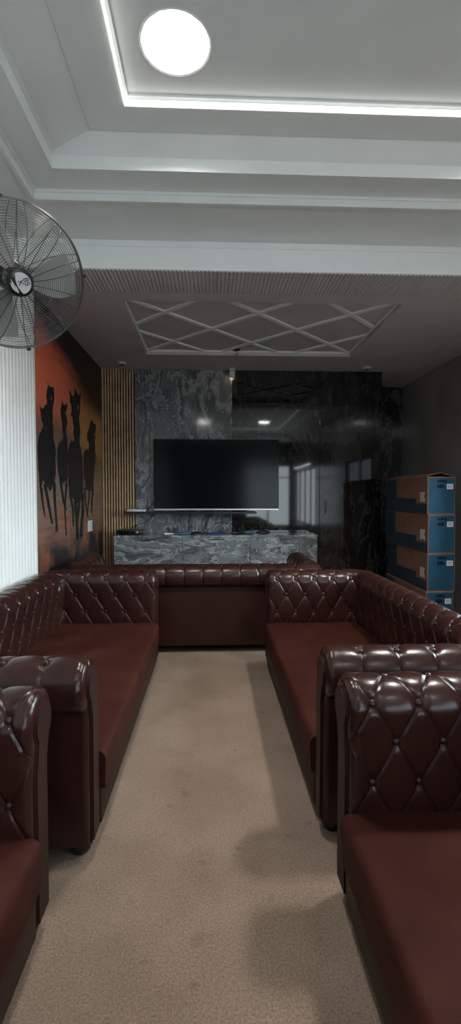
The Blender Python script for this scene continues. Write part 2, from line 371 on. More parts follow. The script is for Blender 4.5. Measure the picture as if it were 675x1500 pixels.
# rear wall with the shop windows that light the room
W = [(1.15, 2.70)]
zb, zt = .25, 2.35
bm = bmesh.new()
box(bm, (XL-.12, YR-.12, 0), (XR+.12, YR, zb)); box(bm, (XL-.12, YR-.12, zt), (XR+.12, YR, 3.45))
xs = [XL-.12, W[0][0], W[0][1], XR+.12]
for i in (0, 2): box(bm, (xs[i], YR-.12, zb), (xs[i+1], YR, zt))
structure(obj('wall_rear', bm, M['rear_wall']))
for k, (x0, x1) in enumerate(W):
    bm = bmesh.new(); y0, y1 = YR-.08, YR-.03
    box(bm, (x0, y0, zb), (x1, y1, zb+.05)); box(bm, (x0, y0, zt-.05), (x1, y1, zt))
    n = 2
    for i in range(n+1):
        x = x0+(x1-x0-.05)*i/n; box(bm, (x, y0, zb+.05), (x+.05, y1, zt-.05))
    box(bm, (x0+.05, y0+.01, 1.9), (x1-.05, y1-.01, 1.94))
    structure(obj('window_3', bm, M['window_frame']))

# stepped ceiling of the near half
b = (-1.053, -2.7, 2.62, 2.936); a = (-.886, -2.52, 2.45, 2.745); d = (-.655, -2.3, 2.24, 2.650); c = (-.432, -2.08, 2.02, 2.466)
def g(r, e, z): return (r[0]+e, r[1]+e, r[2]-e, r[3]-e, z)
z1 = 3.124
near = rings_mesh('ceiling', [(XL, YR, XR, YB1, z1), g(b, -.035, z1), g(b, -.03, z1-.014), g(b, -.004, z1-.014), g(b, 0, z1-.004), g(b, 0, 3.148),
     g(b, .008, 3.150), g(b, .010, 3.164), g(a, 0, 3.164), g(a, 0, 3.236), g(a, .02, 3.250), g(d, 0, 3.310), g(d, .004, 3.304), g(c, 0, 3.304), g(c, 0, 3.330),
     g(c, .018, 3.330), g(c, .018, 3.341)], M['paint'], cap=False)
# the flat innermost panel, with round openings for the recessed lights
LIGHTS = [(-.157, 2.182), (1.65, 2.182), (-.22, -.95), (1.45, -.95)]
bm = bmesh.new()
x0, y0, x1, y1, _ = g(c, .018, 0)
box(bm, (x0-.02, y0-.02, 3.341+.104), (x1+.02, y1+.02, 3.50))
structure(obj('ceiling_slab', bm, M['paint']))
def panel_with_holes(holes, r, seg=32):
    """flat ceiling sheet cut round each light"""
    bm = bmesh.new()
    ys = sorted(set([y0, y1]+[v for _, hy in holes for v in (hy-.25, hy+.25)])); xs_ = sorted(set([x0, x1]+[min(v, x1) for hx, _ in holes for v in (hx-.25, hx+.25)]))
    for i in range(len(xs_)-1):
        for j in range(len(ys)-1):
            cx_, cy_ = (xs_[i]+xs_[i+1])/2, (ys[j]+ys[j+1])/2
            h = [q for q in holes if abs(q[0]-cx_) < .2 and abs(q[1]-cy_) < .25]
            X0, X1, Y0, Y1 = xs_[i], xs_[i+1], ys[j], ys[j+1]
            if not h:
                bm.faces.new([bm.verts.new(p) for p in ((X0, Y0, 3.341), (X0, Y1, 3.341), (X1, Y1, 3.341), (X1, Y0, 3.341))])
            else:
                hx, hy = h[0]; inn, out = [], []
                for k in range(seg):
                    t = 2*PI*k/seg; cx, sy = math.cos(t), math.sin(t)
                    inn.append(bm.verts.new((hx+r*cx, hy+r*sy, 3.341)))
                    sx = ((X1-hx) if cx > 0 else (hx-X0))/max(abs(cx), 1e-9); s2 = ((Y1-hy) if sy > 0 else (hy-Y0))/max(abs(sy), 1e-9)
                    q = min(sx, s2); out.append(bm.verts.new((hx+q*cx, hy+q*sy, 3.341)))
                for k in range(seg):
                    bm.faces.new([inn[k], out[k], out[(k+1) % seg], inn[(k+1) % seg]])
    return bm
structure(obj('ceiling_panel', panel_with_holes(LIGHTS[:2], .150), M['paint']))
# light cove running round the innermost step
led = rings_mesh('led_cove_trim', [g(c, -.002, 3.3035), g(c, -.002, 3.293), g(c, .004, 3.293), g(c, .004, 3.322), g(c, -.001, 3.322)], M['led'], kind=None)
tag(led, 'glowing white strip light edging the innermost ceiling step', 'strip light')
# recessed round lights
def light(name, x, y, label, flush=False):
    t = empty(name, (x, y, 3.341)); tag(t, label, 'ceiling light', 'round ceiling lights')
    bm = bmesh.new(); lathe(bm, [(.149, -.0012 if flush else .100), (.149, -.001), (.158, -.005), (.162, -.001), (.160, .0)], 40); obj('trim_ring', bm, M['white_plastic'], t, smooth=True, angle=40)
    bm = bmesh.new(); lathe(bm, [(0, .0), (.148, .0), (.148, .004), (0, .004)], 40); obj('diffuser', bm, M['lamp_dim' if flush else 'lamp_right' if x > 1 else 'lamp'], t, (0, 0, -.0055 if flush else .092))
    return t
light('ceiling_light', *LIGHTS[0], 'glowing round light recessed in the near ceiling, in view above the aisle')
light('ceiling_light', *LIGHTS[1], 'round light recessed in the near ceiling above the right sofas')
light('ceiling_light', *LIGHTS[2], 'round light recessed in the near ceiling behind the viewer, left', True)
light('ceiling_light', *LIGHTS[3], 'round light recessed in the near ceiling behind the viewer, right', True)

# beam: smooth face with front light put into its paint colour, ribbed underside
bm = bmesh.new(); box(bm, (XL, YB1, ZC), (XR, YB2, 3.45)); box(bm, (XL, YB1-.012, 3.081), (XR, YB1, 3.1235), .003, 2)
structure(obj('ceiling_beam', bm, M['paint_beam_lit']))
def ribs(name, n, pitch, depth, length, place, mat):
    v, f = [], []; K = 6
    for i in range(n*K+1):
        t = i/K; h = depth*math.sqrt(max(0, abs(math.sin(PI*t))))
        p = i*pitch/K
        v += [place(p, h, 0), place(p, h, length)]
    for i in range(n*K): f.append((2*i, 2*i+2, 2*i+3, 2*i+1))
    # end faces
    m = len(v)
    for i in range(n*K+1): v += [place(i*pitch/K, 0, 0), place(i*pitch/K, 0, length)]
    for i in range(n*K):
        f.append((2*i, m+2*i, m+2*i+2, 2*i+2)); f.append((2*i+1, 2*i+3, m+2*i+3, m+2*i+1))
    return structure(pyobj(name, v, f, mat, smooth=True, angle=45))
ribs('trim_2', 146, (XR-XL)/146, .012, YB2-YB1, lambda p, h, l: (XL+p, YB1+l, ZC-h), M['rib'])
# white fluted panel on the left wall, up to the beam
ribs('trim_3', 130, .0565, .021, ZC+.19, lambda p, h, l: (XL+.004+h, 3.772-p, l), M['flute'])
bm = bmesh.new(); box(bm, (XL, 3.772, 0), (XL+.018, 3.782, ZC)); structure(obj('trim_4', bm, M['flute']))

# ceiling of the screen half, with a shallow tray and a diagonal lattice
t0 = (-.735, 3.955, 1.590, 5.455)
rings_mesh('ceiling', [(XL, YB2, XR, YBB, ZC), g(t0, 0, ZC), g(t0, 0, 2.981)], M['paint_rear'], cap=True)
bm = bmesh.new()
def clip(c0, s):
    """line y = s*x + c0 clipped to the tray"""
    pts = []
    for x in (t0[0], t0[2]):
        y = s*x+c0
        if t0[1] <= y <= t0[3]: pts.append((x, y))
    for y in (t0[1], t0[3]):
        x = (y-c0)/s
        if t0[0] < x < t0[2]: pts.append((x, y))
    return pts[:2] if len(pts) >= 2 else None
for s, cs in ((1, (3.04, 3.88, 4.715, 5.53)), (-1, (3.895, 4.72, 5.56, 6.41))):
    for c0 in cs:
        q = clip(c0, s)
        if not q: continue
        (ax, ay), (bx, by) = q; L_ = math.hypot(bx-ax, by-ay)
        m_ = Matrix.Translation(((ax+bx)/2, (ay+by)/2, 0)) @ Matrix.Rotation(math.atan2(by-ay, bx-ax), 4, 'Z')
        dz = 0 if s > 0 else .0008
        box(bm, (-L_/2, -.024, 2.964+dz), (L_/2, .024, 2.980), .003, 1, mat=m_)
e_ = .022   # narrow moulding round the inside of the tray
for q in ((t0[0], t0[1], t0[2], t0[1]+e_), (t0[0], t0[3]-e_, t0[2], t0[3]), (t0[0], t0[1]+e_, t0[0]+e_, t0[3]-e_), (t0[2]-e_, t0[1]+e_, t0[2], t0[3]-e_)):
    box(bm, (q[0], q[1], 2.958), (q[2], q[3], 2.9815), .004, 1)
structure(obj('trim_5', bm, M['paint']))
# flat dropped strip along the right wall
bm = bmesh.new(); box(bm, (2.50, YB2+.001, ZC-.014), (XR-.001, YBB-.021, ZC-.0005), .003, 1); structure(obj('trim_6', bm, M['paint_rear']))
# timber slat panel at the left end of the back wall
bm = bmesh.new()
box(bm, (XL+.006, YB-.008, .0), (-.972, YB-.0005, ZC), mi=1)
n = 12; p = (-.972-(XL+.01))/n
for i in range(n): box(bm, (XL+.012+i*p, YB-.030, .0), (XL+.012+i*p+p*.56, YB-.008, ZC-.001), .002, 1)
structure(obj('trim_7', bm, [M['wood'], M['wood_back']]))

# ------------------------------------------------------------------ horse mural
mu = empty('horse_mural', (XL, 0, 0)); tag(mu, 'wall mural print of four dark horses running before an orange sunset', 'mural')
XM = .004
v, f, mi = [], [], []
def quad_box(y0, y1, z0, z1):
    k = len(v)
    for x in (0.0005, XM):
        v.extend([(x, y0, z0), (x, y1, z0), (x, y1, z1), (x, y0, z1)])
    for q in ((4, 5, 6, 7), (0, 3, 2, 1), (0, 1, 5, 4), (1, 2, 6, 5), (2, 3, 7, 6), (3, 0, 4, 7)):
        f.append(tuple(k+i for i in q)); mi.append(0)
quad_box(3.785, YB-.031, .02, ZC-.002)
def poly(pts, x, m):
    tri = tessellate_polygon([[Vector((0, y, z)) for y, z in pts]])
    k = len(v); v.extend([(x, y, z) for y, z in pts])
    for t in tri:
        A, B, Cc = [Vector(v[k+i]) for i in t]
        t = tuple(t) if (B-A).cross(Cc-A).x > 0 else tuple(t)[::-1]
        f.append(tuple(k+i for i in t)); mi.append(m)
for i, q in enumerate(LEGS): poly(q, XM+.0006+i*.00002, 1)
def shaggy(q):
    out = []
    for (a0, b0), (a1, b1) in zip(q, q[1:]+q[:1]):
        L_ = math.hypot(a1-a0, b1-b0); n_ = max(1, int(L_/.035))
        for k in range(n_):
            t = k/n_; r_ = random.uniform(-.026, .024) if k and b0 > 1.72 else random.uniform(-.010, .010) if k else 0
            out.append((a0+(a1-a0)*t-(b1-b0)/L_*r_, b0+(b1-b0)*t+(a1-a0)/L_*r_))
    return out
for i, q in enumerate([shaggy(h_) for h_ in HORSES]): poly(q, XM+.001+i*.0001, 1)
for q in BLAZES: poly(q, XM+.0016, 2)
pyobj('print', v, f, [M['mural'], M['mural_dark'], M['mural_blaze']], mu, mi=mi)
sw = empty('wall_outlet', (XL+XM+.0018, 5.42, .992)); tag(sw, 'small white outlet plate on the horse mural', 'outlet')
bm = bmesh.new(); box(bm, (0, -.085, -.062), (.012, .085, .062), .004, 2); obj('plate', bm, M['white_plastic'], sw)
for yy in (-.045, .045):
    bm = bmesh.new(); box(bm, (.0115, yy-.02, -.03), (.016, yy+.02, .03), .002, 1); obj('switch', bm, M['paper'], sw)
# ------------------------------------------------------------------ chesterfield sofas
# local frame: x along the length, y from the front (0) to the back, z up; n is measured outward from the inner faces
RC, RR, NCEN, ZCEN = .035, .095, .105, .655     # inner corner radius, roll radius, roll centre
HL, DB = 1.004-NCEN, .82-NCEN                   # half length and depth of the inner faces
ZLOW, NOUT, ZSEAT = .30, .140, .36
DX, DY, T0 = .1525, .127, .150
def profile():
    pts = []
    st = .0075
    n_ = int((ZCEN-ZLOW)/st)
    for i in range(n_): pts.append((NCEN-RR, ZLOW+(ZCEN-ZLOW)*i/n_, -1, 0, (ZCEN-ZLOW)*i/n_))
    L0 = ZCEN-ZLOW; A = math.radians(238); m_ = int(A*RR/st)
    for i in range(m_+1):
        th = PI-A*i/m_
        pts.append((NCEN+RR*math.cos(th), ZCEN+RR*math.sin(th), math.cos(th), math.sin(th), L0+A*RR*i/m_))
    L1 = L0+A*RR; z_ = pts[-1][1]-.012
    for i in range(9):
        pts.append((NOUT, z_-(z_-.065)*i/8, 1, 0, L1+.02+i*.06))
    return pts
PROF = profile()
TEND = (ZCEN-ZLOW)+math.radians(238)*RR
SA = DB-RC; SQ = RC*PI/2; SB = 2*(HL-RC); STOT = 2*SA+2*SQ+SB
def path(s):
    if s < SA: return (-HL, s, -1, 0)
    s -= SA
    if s < SQ:
        q = s/RC; return (-HL+RC-RC*math.cos(q), DB-RC+RC*math.sin(q), -math.cos(q), math.sin(q))
    s -= SQ
    if s < SB: return (-HL+RC+s, DB, 0, 1)
    s -= SB
    if s < SQ:
        q = s/RC; return (HL-RC+RC*math.sin(q), DB-RC+RC*math.cos(q), math.sin(q), math.cos(q))
    s -= SQ
    return (HL, DB-RC-s, 1, 0)
def smooth(a, b, x):
    t = max(0, min(1, (x-a)/(b-a))); return t*t*(3-2*t)
def tuft(s, t, e):
    """height of the buttoned leather above the flat profile at path position s, profile length t"""
    if t > TEND: return 0.
    u = (s-STOT/2)/DX; v = (t-T0)/DY
    fade = smooth(0, .035, e)*smooth(0, .03, TEND-t)
    if v <= 3:
        a_, b_ = u+v/2, u-v/2
        k = abs(math.sin(PI*a_)*math.sin(PI*b_))
        h = k**.34
        bj = round(v); bi = round(u-.5*(bj % 2))+.5*(bj % 2)
        dd = math.hypot((u-bi)*DX, (v-bj)*DY) if 0 <= bj <= 3 else 9
        if v < 0: h = h*.6+.4
        h = (.0085*h-.0095*math.exp(-(dd/.020)**2))
        h *= smooth(-1.15, -.3, v)
    else:
        k = abs(math.sin(PI*(u-.5)))
        h = .0085*k**.34-.0095*math.exp(-(math.hypot((u-.5-round(u-.5))*DX, (v-3)*DY)/.020)**2)
    g_ = 0
    if e < .05 and ZCEN-ZLOW-.05 < t < TEND:      # gathers round the front of the roll
        g_ = .0030*abs(math.sin(t*PI/.033))**.5*smooth(0, .012, e)*smooth(.05, .02, e)
    return h*fade+g_
def sweep(s0, s1):
    ss = []; s = s0
    while s < s1-1e-6:
        ss.append(s)
        e = min(s, STOT-s)
        near_corner = SA-.001 < s < SA+SQ or SA+SQ+SB-.001 < s < STOT-SA
        s += .004 if (e < .03 or near_corner) else .0075
    ss.append(s1)
    v, f, uvs = [], [], []; m_ = len(PROF); RE = .024
    for s in ss:
        x, y, nx, ny = path(s); e = min(s, STOT-s)
        ins = RE-math.sqrt(max(0, RE**2-(RE-e)**2)) if e < RE else 0
        for (n_, z, pn, pz, t) in PROF:
            h = tuft(s, t, e)-ins
            nn, zz = n_+pn*h, z+pz*h
            v.append((x+nx*nn, y+ny*nn, zz)); uvs.append(((s-STOT/2)/DX, (t-T0)/DY))
    for i in range(len(ss)-1):
        for j in range(m_-1):
            q = i*m_+j; f.append((q, q+1, q+m_+1, q+m_))
    if s0 == 0: f.append(tuple(range(m_))[::-1])
    if s1 == STOT: q = (len(ss)-1)*m_; f.append(tuple(range(q, q+m_)))
    # bottom strip
    for i in range(len(ss)-1):
        q = i*m_; f.append((q+m_, q+2*m_-1, q+m_-1, q))
    # buttons
    bm = bmesh.new()
    for j in range(4):
        t = T0+j*DY
        i0 = math.ceil((s0-STOT/2)/DX-1); i1 = int((s1-STOT/2)/DX+1)
        for i in range(i0, i1+1):
            s = STOT/2+(i+.5*(j % 2))*DX
            if not (s0+.045 < s < s1-.002) or min(s, STOT-s) < .05: continue
            pr = min(PROF, key=lambda p: abs(p[4]-t)); x, y, nx, ny = path(s)
            n_, z = pr[0], pr[1]; N = Vector((nx*pr[2], ny*pr[2], pr[3]))
            c_ = Vector((x+nx*n_, y+ny*n_, z))+N*(-.0050)
            u_, w_, d_ = frame(N)
            R_ = Matrix((u_, w_, d_)).transposed().to_4x4()
            lathe(bm, [(.0125, 0), (.0115, .005), (.007, .0085), (0, .0098)], 10, Matrix.Translation(c_) @ R_)
    k = len(v)
    bm.verts.index_update()
    for vv in bm.verts: v.append(tuple(vv.co)); uvs.append((.25, 50.))
    for ff in bm.faces: f.append(tuple(k+vv.index for vv in ff.verts))
    bm.free()
    return v, f, uvs
def tuftobj(name, s0, s1, root):
    v, f, uvs = sweep(s0, s1)
    o = pyobj(name, v, f, M['leather_tuft'], root)
    ul = o.data.uv_layers.new(name='UVMap')
    for lp in o.data.loops: ul.data[lp.index].uv = uvs[lp.vertex_index]
    bm = bmesh.new(); bm.from_mesh(o.data); bmesh.ops.recalc_face_normals(bm, faces=bm.faces); bm.to_mesh(o.data); bm.free()
    for p in o.data.polygons: p.use_smooth = True
    o.data.set_sharp_from_angle(angle=math.radians(50))
    return o
def front_panel(sx, arm):
    """narrow scroll-shaped facing at the front of an arm"""
    r, rn = .066, .030; pts = [(rn, .07)]
    th0, th1 = math.radians(180+38), math.radians(-52)
    pts.append((rn, .52))
    for i in range(25):
        th = th0+(th1-th0)*i/24; pts.append((NCEN-.004+r*math.cos(th), ZCEN+r*math.sin(th)))
    pts += [(.122, .54), (.122, .07)]
    bm = bmesh.new()
    A = [bm.verts.new((sx*(HL+n_), -.010, z)) for n_, z in pts]
    f = bm.faces.new(A)
    ex = bmesh.ops.extrude_face_region(bm, geom=[f]); vs = [e for e in ex['geom'] if isinstance(e, bmesh.types.BMVert)]
    bmesh.ops.translate(bm, verts=vs, vec=(0, .022, 0))
    bmesh.ops.bevel(bm, geom=[e for e in bm.edges if all(abs(v.co.y+.010) < 1e-5 for v in e.verts)], offset=.006, segments=2, affect='EDGES')
    return obj('front_panel', bm, M['leather_flat'], arm, smooth=True, angle=40)
def make_sofa():
    r = empty('chesterfield_sofa', (0, 0, 0))
    m1, m2 = SA+SQ/2, SA+SQ+SB+SQ/2
    a1 = tuftobj('armrest', 0, m1, r); tuftobj('backrest', m1, m2, r); a2 = tuftobj('armrest', m2, STOT, r)
    front_panel(-1, a1); front_panel(1, a2)
    bm = bmesh.new(); box(bm, (-HL-.012, -.012, .06), (HL+.012, DB+.03, .215), .010, 2)
    for sx in (-1, 1): box(bm, (sx*(HL+.068)-.045, .03, .06), (sx*(HL+.068)+.045, DB+.1, .22), .004, 1)
    box(bm, (-HL-.1, DB+.024, .06), (HL+.1, DB+.134, .22), .004, 1)
    obj('base', bm, M['leather_flat'], r, smooth=True, angle=40)
    # seat block with a softly rounded, slightly sagging top
    bm = bmesh.new(); x0, x1, y0, y1, za, zb_ = -HL-.012, HL+.012, -.030, DB+.012, .205, ZSEAT
    nx_, ny_ = 60, 24; top = []
    def zt_(x, y):
        ed = min(1, (y-y0)/.12); return zb_-.012*(1-ed)**2+.004*math.sin(x*3.1+1)*math.sin(y*5)+.006*math.sin(PI*(x-x0)/(x1-x0))*smooth(y0, y0+.3, y)
    rows = []
    for j in range(ny_+1):
        y = y0+.03+(y1-y0-.03)*j/ny_; rows.append([bm.verts.new((x0+(x1-x0)*i/nx_, y, zt_(x0+(x1-x0)*i/nx_, y))) for i in range(nx_+1)])
    front = []
    for k in range(1, 7):
        th = PI/2*k/6
        front.append([bm.verts.new((x0+(x1-x0)*i/nx_, y0+.03-.03*math.sin(th), zt_(x0+(x1-x0)*i/nx_, y0+.03)-.035*(1-math.cos(th)))) for i in range(nx_+1)])
    low = [bm.verts.new((x0+(x1-x0)*i/nx_, y0+.004, za)) for i in range(nx_+1)]
    seq = [low]+front[::-1]+rows
    for A, B in zip(seq, seq[1:]):
        for i in range(nx_): bm.faces.new([A[i], A[i+1], B[i+1], B[i]])
    bl = [bm.verts.new((x0+(x1-x0)*i/nx_, y1, za)) for i in range(nx_+1)]
    for i in range(nx_):
        bm.faces.new([rows[-1][i], rows[-1][i+1], bl[i+1], bl[i]]); bm.faces.new([bl[i], bl[i+1], low[i+1], low[i]])
    for idx in (0, nx_): bm.faces.new([s_[idx] for s_ in seq]+[bl[idx]])
    o = obj('seat', bm, M['seat'], r, smooth=True, angle=50)
    o['label'] = 'worn reddish seat'
    for sx in (-1, 1):
        for y in (.055, DB+.07):
            bm = bmesh.new(); lathe(bm, [(0, 0), (.026, 0), (.038, .010), (.043, .026), (.040, .044), (.030, .055), (.028, .068), (0, .068)], 24, Matrix.Translation((sx*(HL+.065), y, 0)))
            obj('foot', bm, M['foot'], r, smooth=True, angle=60)
    return r
sofa = make_sofa()
GRP = 'brown leather sofas around the aisle'
def place(o, x, y, rz, sx, sy, label, sz=1.0):
    o.location = (x, y, 0); o.rotation_euler = (0, 0, rz); o.scale = (sx, sy, sz); tag(o, label, 'sofa', GRP)
copies = [sofa]+[dup(sofa) for _ in range(4)]
H = PI/2
# local +y (the back) points to world -x for rz=+90 degrees, to +x for rz=-90 degrees
place(copies[0], -.440, 2.735, H-.004, 1.0, 1.0, 'buttoned brown leather sofa against the white fluted panel and horse mural')
place(copies[1], -.520, .445, H, 1.0, .90, 'brown leather sofa at the lower left edge, only its arm and seat corner showing')
place(copies[2], .432, 2.755, -H, .935, .94, 'buttoned brown leather sofa standing in front of the stacked boxes')
place(copies[3], .428, .515, -H, 1.0, .97, 'brown leather sofa at the lower right, nearest, with big buttoned arm and red seat')
place(copies[4], -.155, 4.03+.82, PI, 1.025, 1.0, 'brown leather sofa turned to the television, its plain back closing the aisle')
# ------------------------------------------------------------------ television, shelf and cabinet
tv = empty('television', (.062, 5.98, 1.151)); tag(tv, 'large black flat television mounted on the marble wall', 'television')
wv, hv = .787, .889
bm = bmesh.new(); box(bm, (-wv, .0, 0), (wv, .045, hv), .006, 2)
box(bm, (-.45, .044, .12), (.45, .075, .62), .01, 2); obj('housing', bm, M['black_plastic'], tv, smooth=True, angle=40)
bm = bmesh.new(); box(bm, (-wv+.008, -.0025, .020), (wv-.008, .002, hv-.009), .001, 1); obj('screen', bm, M['screen'], tv)
bm = bmesh.new(); box(bm, (-wv+.001, -.006, -.002), (wv-.001, .012, .0175), .002, 2); o = obj('bottom_strip', bm, M['silver'], tv); o['label'] = 'silver lower edge strip'
bm = bmesh.new(); box(bm, (-.012, -.009, -.012), (.012, .004, -.002), .002, 1); obj('logo', bm, M['red_led'], tv)
bm = bmesh.new(); box(bm, (-.2, .074, .2), (.2, .119, .5), .004, 1); obj('wall_mount', bm, M['dark_metal'], tv)

sh = empty('wall_shelf', (-.255, 6.1, 1.105)); tag(sh, 'thin black shelf on the wall just under the television', 'shelf')
bm = bmesh.new(); box(bm, (-.817, -.205, 0), (.817, -.0005, .024), .003, 2); obj('board', bm, M['black_plastic'], sh)
for x in (-.5, .5):
    bm = bmesh.new(); box(bm, (x-.01, -.14, -.05), (x+.01, -.0005, -.001), .002, 1); obj('bracket', bm, M['dark_metal'], sh)
ro = empty('router', (-.94, 5.985, 1.129)); tag(ro, 'flat white box lying on the left end of the black shelf', 'router')
bm = bmesh.new(); box(bm, (-.115, -.07, .004), (.115, .07, .034), .008, 3); obj('case', bm, M['white_plastic'], ro, smooth=True, angle=40)
for sx in (-.09, .09):
    for sy in (-.05, .05):
        bm = bmesh.new(); box(bm, (sx-.012, sy-.012, 0), (sx+.012, sy+.012, .005)); obj('foot', bm, M['black_plastic'], ro)
def cable(label, pts, r=.005):
    P_ = [Vector(p) for p in pts]; out = []
    for i in range(len(P_)-1):
        p0, p1, p2, p3 = P_[max(i-1, 0)], P_[i], P_[i+1], P_[min(i+2, len(P_)-1)]
        for k in range(8):
            t = k/8; out.append(.5*((2*p1)+(p2-p0)*t+(2*p0-5*p1+4*p2-p3)*t*t+(3*p1-p0-3*p2+p3)*t**3))
    out.append(P_[-1]); bm = bmesh.new(); tube(bm, out, r, 8); tag(obj('cable', bm, M['black_plastic'], None, smooth=True), label, 'cable')
cable('thin black cable curving from the white box up behind the television', [(-.815, 5.99, 1.149), (-.77, 5.985, 1.20), (-.745, 6.03, 1.235), (-.732, 6.085, 1.25)])
cable('black cable hanging from the shelf down to the set-top box', [(-.69, 6.089, 1.12), (-.76, 6.07, 1.06), (-.86, 6.055, .99), (-.97, 6.05, .945), (-1.03, 6.03, .915), (-1.04, 5.97, .90)])

cb = empty('marble_cabinet', (.055, 5.72, 0)); tag(cb, 'low grey marble cabinet with three drawer fronts under the television', 'cabinet')
hw, ht = 1.232, .855
bm = bmesh.new(); box(bm, (-hw, .02, .0), (hw, .349, ht-.03), 0); obj('carcass', bm, M['marble_cab'], cb)
bm = bmesh.new(); box(bm, (-hw-.003, -.004, ht-.0295), (hw+.003, .3492, ht), .002, 1); obj('top', bm, M['marble_cab'], cb)
dw = 2*hw/3
for i in range(3):
    xa = -hw+i*dw
    bm = bmesh.new(); box(bm, (xa+.002, 0, .10), (xa+dw-.002, .0195, ht-.033), .0015, 1); dw_ = obj('drawer_front', bm, M['marble_cab'], cb)
    bm = bmesh.new(); box(bm, (xa+dw/2-.09, -.006, ht-.060), (xa+dw/2+.09, .004, ht-.050), .002, 1); obj('handle', bm, M['black_plastic'], dw_)
bm = bmesh.new(); box(bm, (-hw+.01, .03, .0), (hw-.01, .04, .099)); obj('plinth', bm, M['black_plastic'], cb)

ZT = ht+.0005
stb = empty('set_top_box', (-1.0, 5.86, ZT)); tag(stb, 'flat black set-top box on the left end of the marble cabinet', 'set-top box')
bm = bmesh.new(); box(bm, (-.158, -.10, .006), (.158, .10, .062), .006, 2); obj('case', bm, M['black_plastic'], stb, smooth=True, angle=40)
bm = bmesh.new(); box(bm, (-.13, -.1015, .02), (.06, -.0995, .05), .0005, 1); obj('display', bm, M['screen'], stb)
bm = bmesh.new(); lathe(bm, [(.012, 0), (.012, .006), (0, .007)], 20, Matrix.Translation((.1, -.099, .034)) @ Matrix.Rotation(PI/2, 4, 'X')); obj('knob', bm, M['silver'], stb)
for sx in (-.13, .13):
    for sy in (-.08, .08):
        bm = bmesh.new(); box(bm, (sx-.014, sy-.014, 0), (sx+.014, sy+.014, .007)); obj('foot', bm, M['dark_metal'], stb)
def remote(name, x, y, rz, w, l, mat, label, cat, btn=True):
    t = empty(name, (x, y, ZT), rz); tag(t, label, cat)
    bm = bmesh.new(); box(bm, (-l/2, -w/2, 0), (l/2, w/2, .020), .007, 3); obj('case', bm, mat, t, smooth=True, angle=50)
    if btn:
        bm = bmesh.new()
        for i in range(6):
            for j in range(3): lathe(bm, [(.004, 0), (.004, .002), (0, .0025)], 10, Matrix.Translation((-l*.36+i*l*.13, (j-1)*w*.27, .0195)))
        obj('keypad', bm, M['grey_ink'], t)
    return t
remote('remote_control', -.525, 5.83, .25, .045, .13, M['glint'], 'small shiny silver remote lying on the cabinet beside the pale blue case', 'remote control')
pb = empty('glasses_case', (-.36, 5.85, ZT)); tag(pb, 'long pale blue case lying on the cabinet below the television', 'case')
bm = bmesh.new(); box(bm, (-.10, -.045, 0), (.10, .045, .018), .008, 3); obj('bottom', bm, M['pale_blue'], pb, smooth=True, angle=50)
bm = bmesh.new(); box(bm, (-.10, -.045, .0185), (.10, .045, .032), .008, 3); obj('lid', bm, M['pale_blue'], pb, smooth=True, angle=50)
def mouse(name, x, y, label):
    t = empty(name, (x, y, ZT)); tag(t, label, 'computer mouse')
    bm = bmesh.new(); bmesh.ops.create_uvsphere(bm, u_segments=24, v_segments=14, radius=1)
    for v_ in bm.verts:
        v_.co = Vector((v_.co.x*.078, v_.co.y*.042, max(v_.co.z, 0)*.036))
    obj('shell', bm, M['black_plastic'], t, smooth=True, angle=60)
    bm = bmesh.new(); lathe(bm, [(0, -.004), (.009, -.004), (.011, 0), (.009, .004), (0, .004)], 18, Matrix.Translation((.045, 0, .029)) @ Matrix.Rotation(PI/2, 4, 'X')); obj('wheel', bm, M['dark_metal'], t, smooth=True, angle=50)
mouse('computer_mouse', -.185, 5.84, 'rounded black gadget lying on the cabinet beside the pale blue case')
bk = empty('book', (.045, 5.83, ZT)); tag(bk, 'thin dark blue booklet lying flat on the cabinet below the television', 'book')
bm = bmesh.new(); box(bm, (-.105, -.07, 0), (.105, .07, .003), .001, 1); box(bm, (-.105, -.07, .016), (.105, .07, .019), .001, 1); box(bm, (-.105, .066, .003), (.105, .07, .016)); obj('cover', bm, M['blue_plastic'], bk)
bm = bmesh.new(); box(bm, (-.102, -.066, .0032), (.102, .0655, .0158)); obj('pages', bm, M['blue_plastic'], bk)
def pad(name, x, y, rz, mat, label):
    """two-handled game controller"""
    t = empty(name, (x, y, ZT), rz); tag(t, label, 'game controller', 'controllers on the cabinet')
    bm = bmesh.new(); bmesh.ops.create_uvsphere(bm, u_segments=28, v_segments=16, radius=1)
    for v_ in bm.verts:
        x_, y_, z_ = v_.co; k = abs(x_)
        v_.co = Vector((x_*.078, y_*(.036+.016*k)-.040*k*k, .024+z_*.024*(1-.15*k)))
    obj('body', bm, mat, t, smooth=True)
    for sx in (-.032, .032):
        bm = bmesh.new(); lathe(bm, [(.006, 0), (.006, .010), (.011, .012), (.011, .016), (0, .017)], 16, Matrix.Translation((sx, -.008, .045))); obj('thumbstick', bm, M['dark_metal'], t, smooth=True, angle=40)
    bm = bmesh.new()
    for k in range(4): lathe(bm, [(.0045, 0), (.0045, .004), (0, .005)], 10, Matrix.Translation((.055+.011*math.cos(k*PI/2), .012+.011*math.sin(k*PI/2), .040)))
    obj('buttons', bm, M['grey_ink'], t)
pad('game_controller', .305, 5.84, .15, M['black_plastic'], 'black controller on the cabinet, left of the bluish one')
pad('game_controller', .480, 5.86, -.2, M['pale_blue'], 'bluish controller on the cabinet between two black ones')
pad('game_controller', .650, 5.84, .1, M['black_plastic'], 'black controller on the cabinet, right of the bluish one')

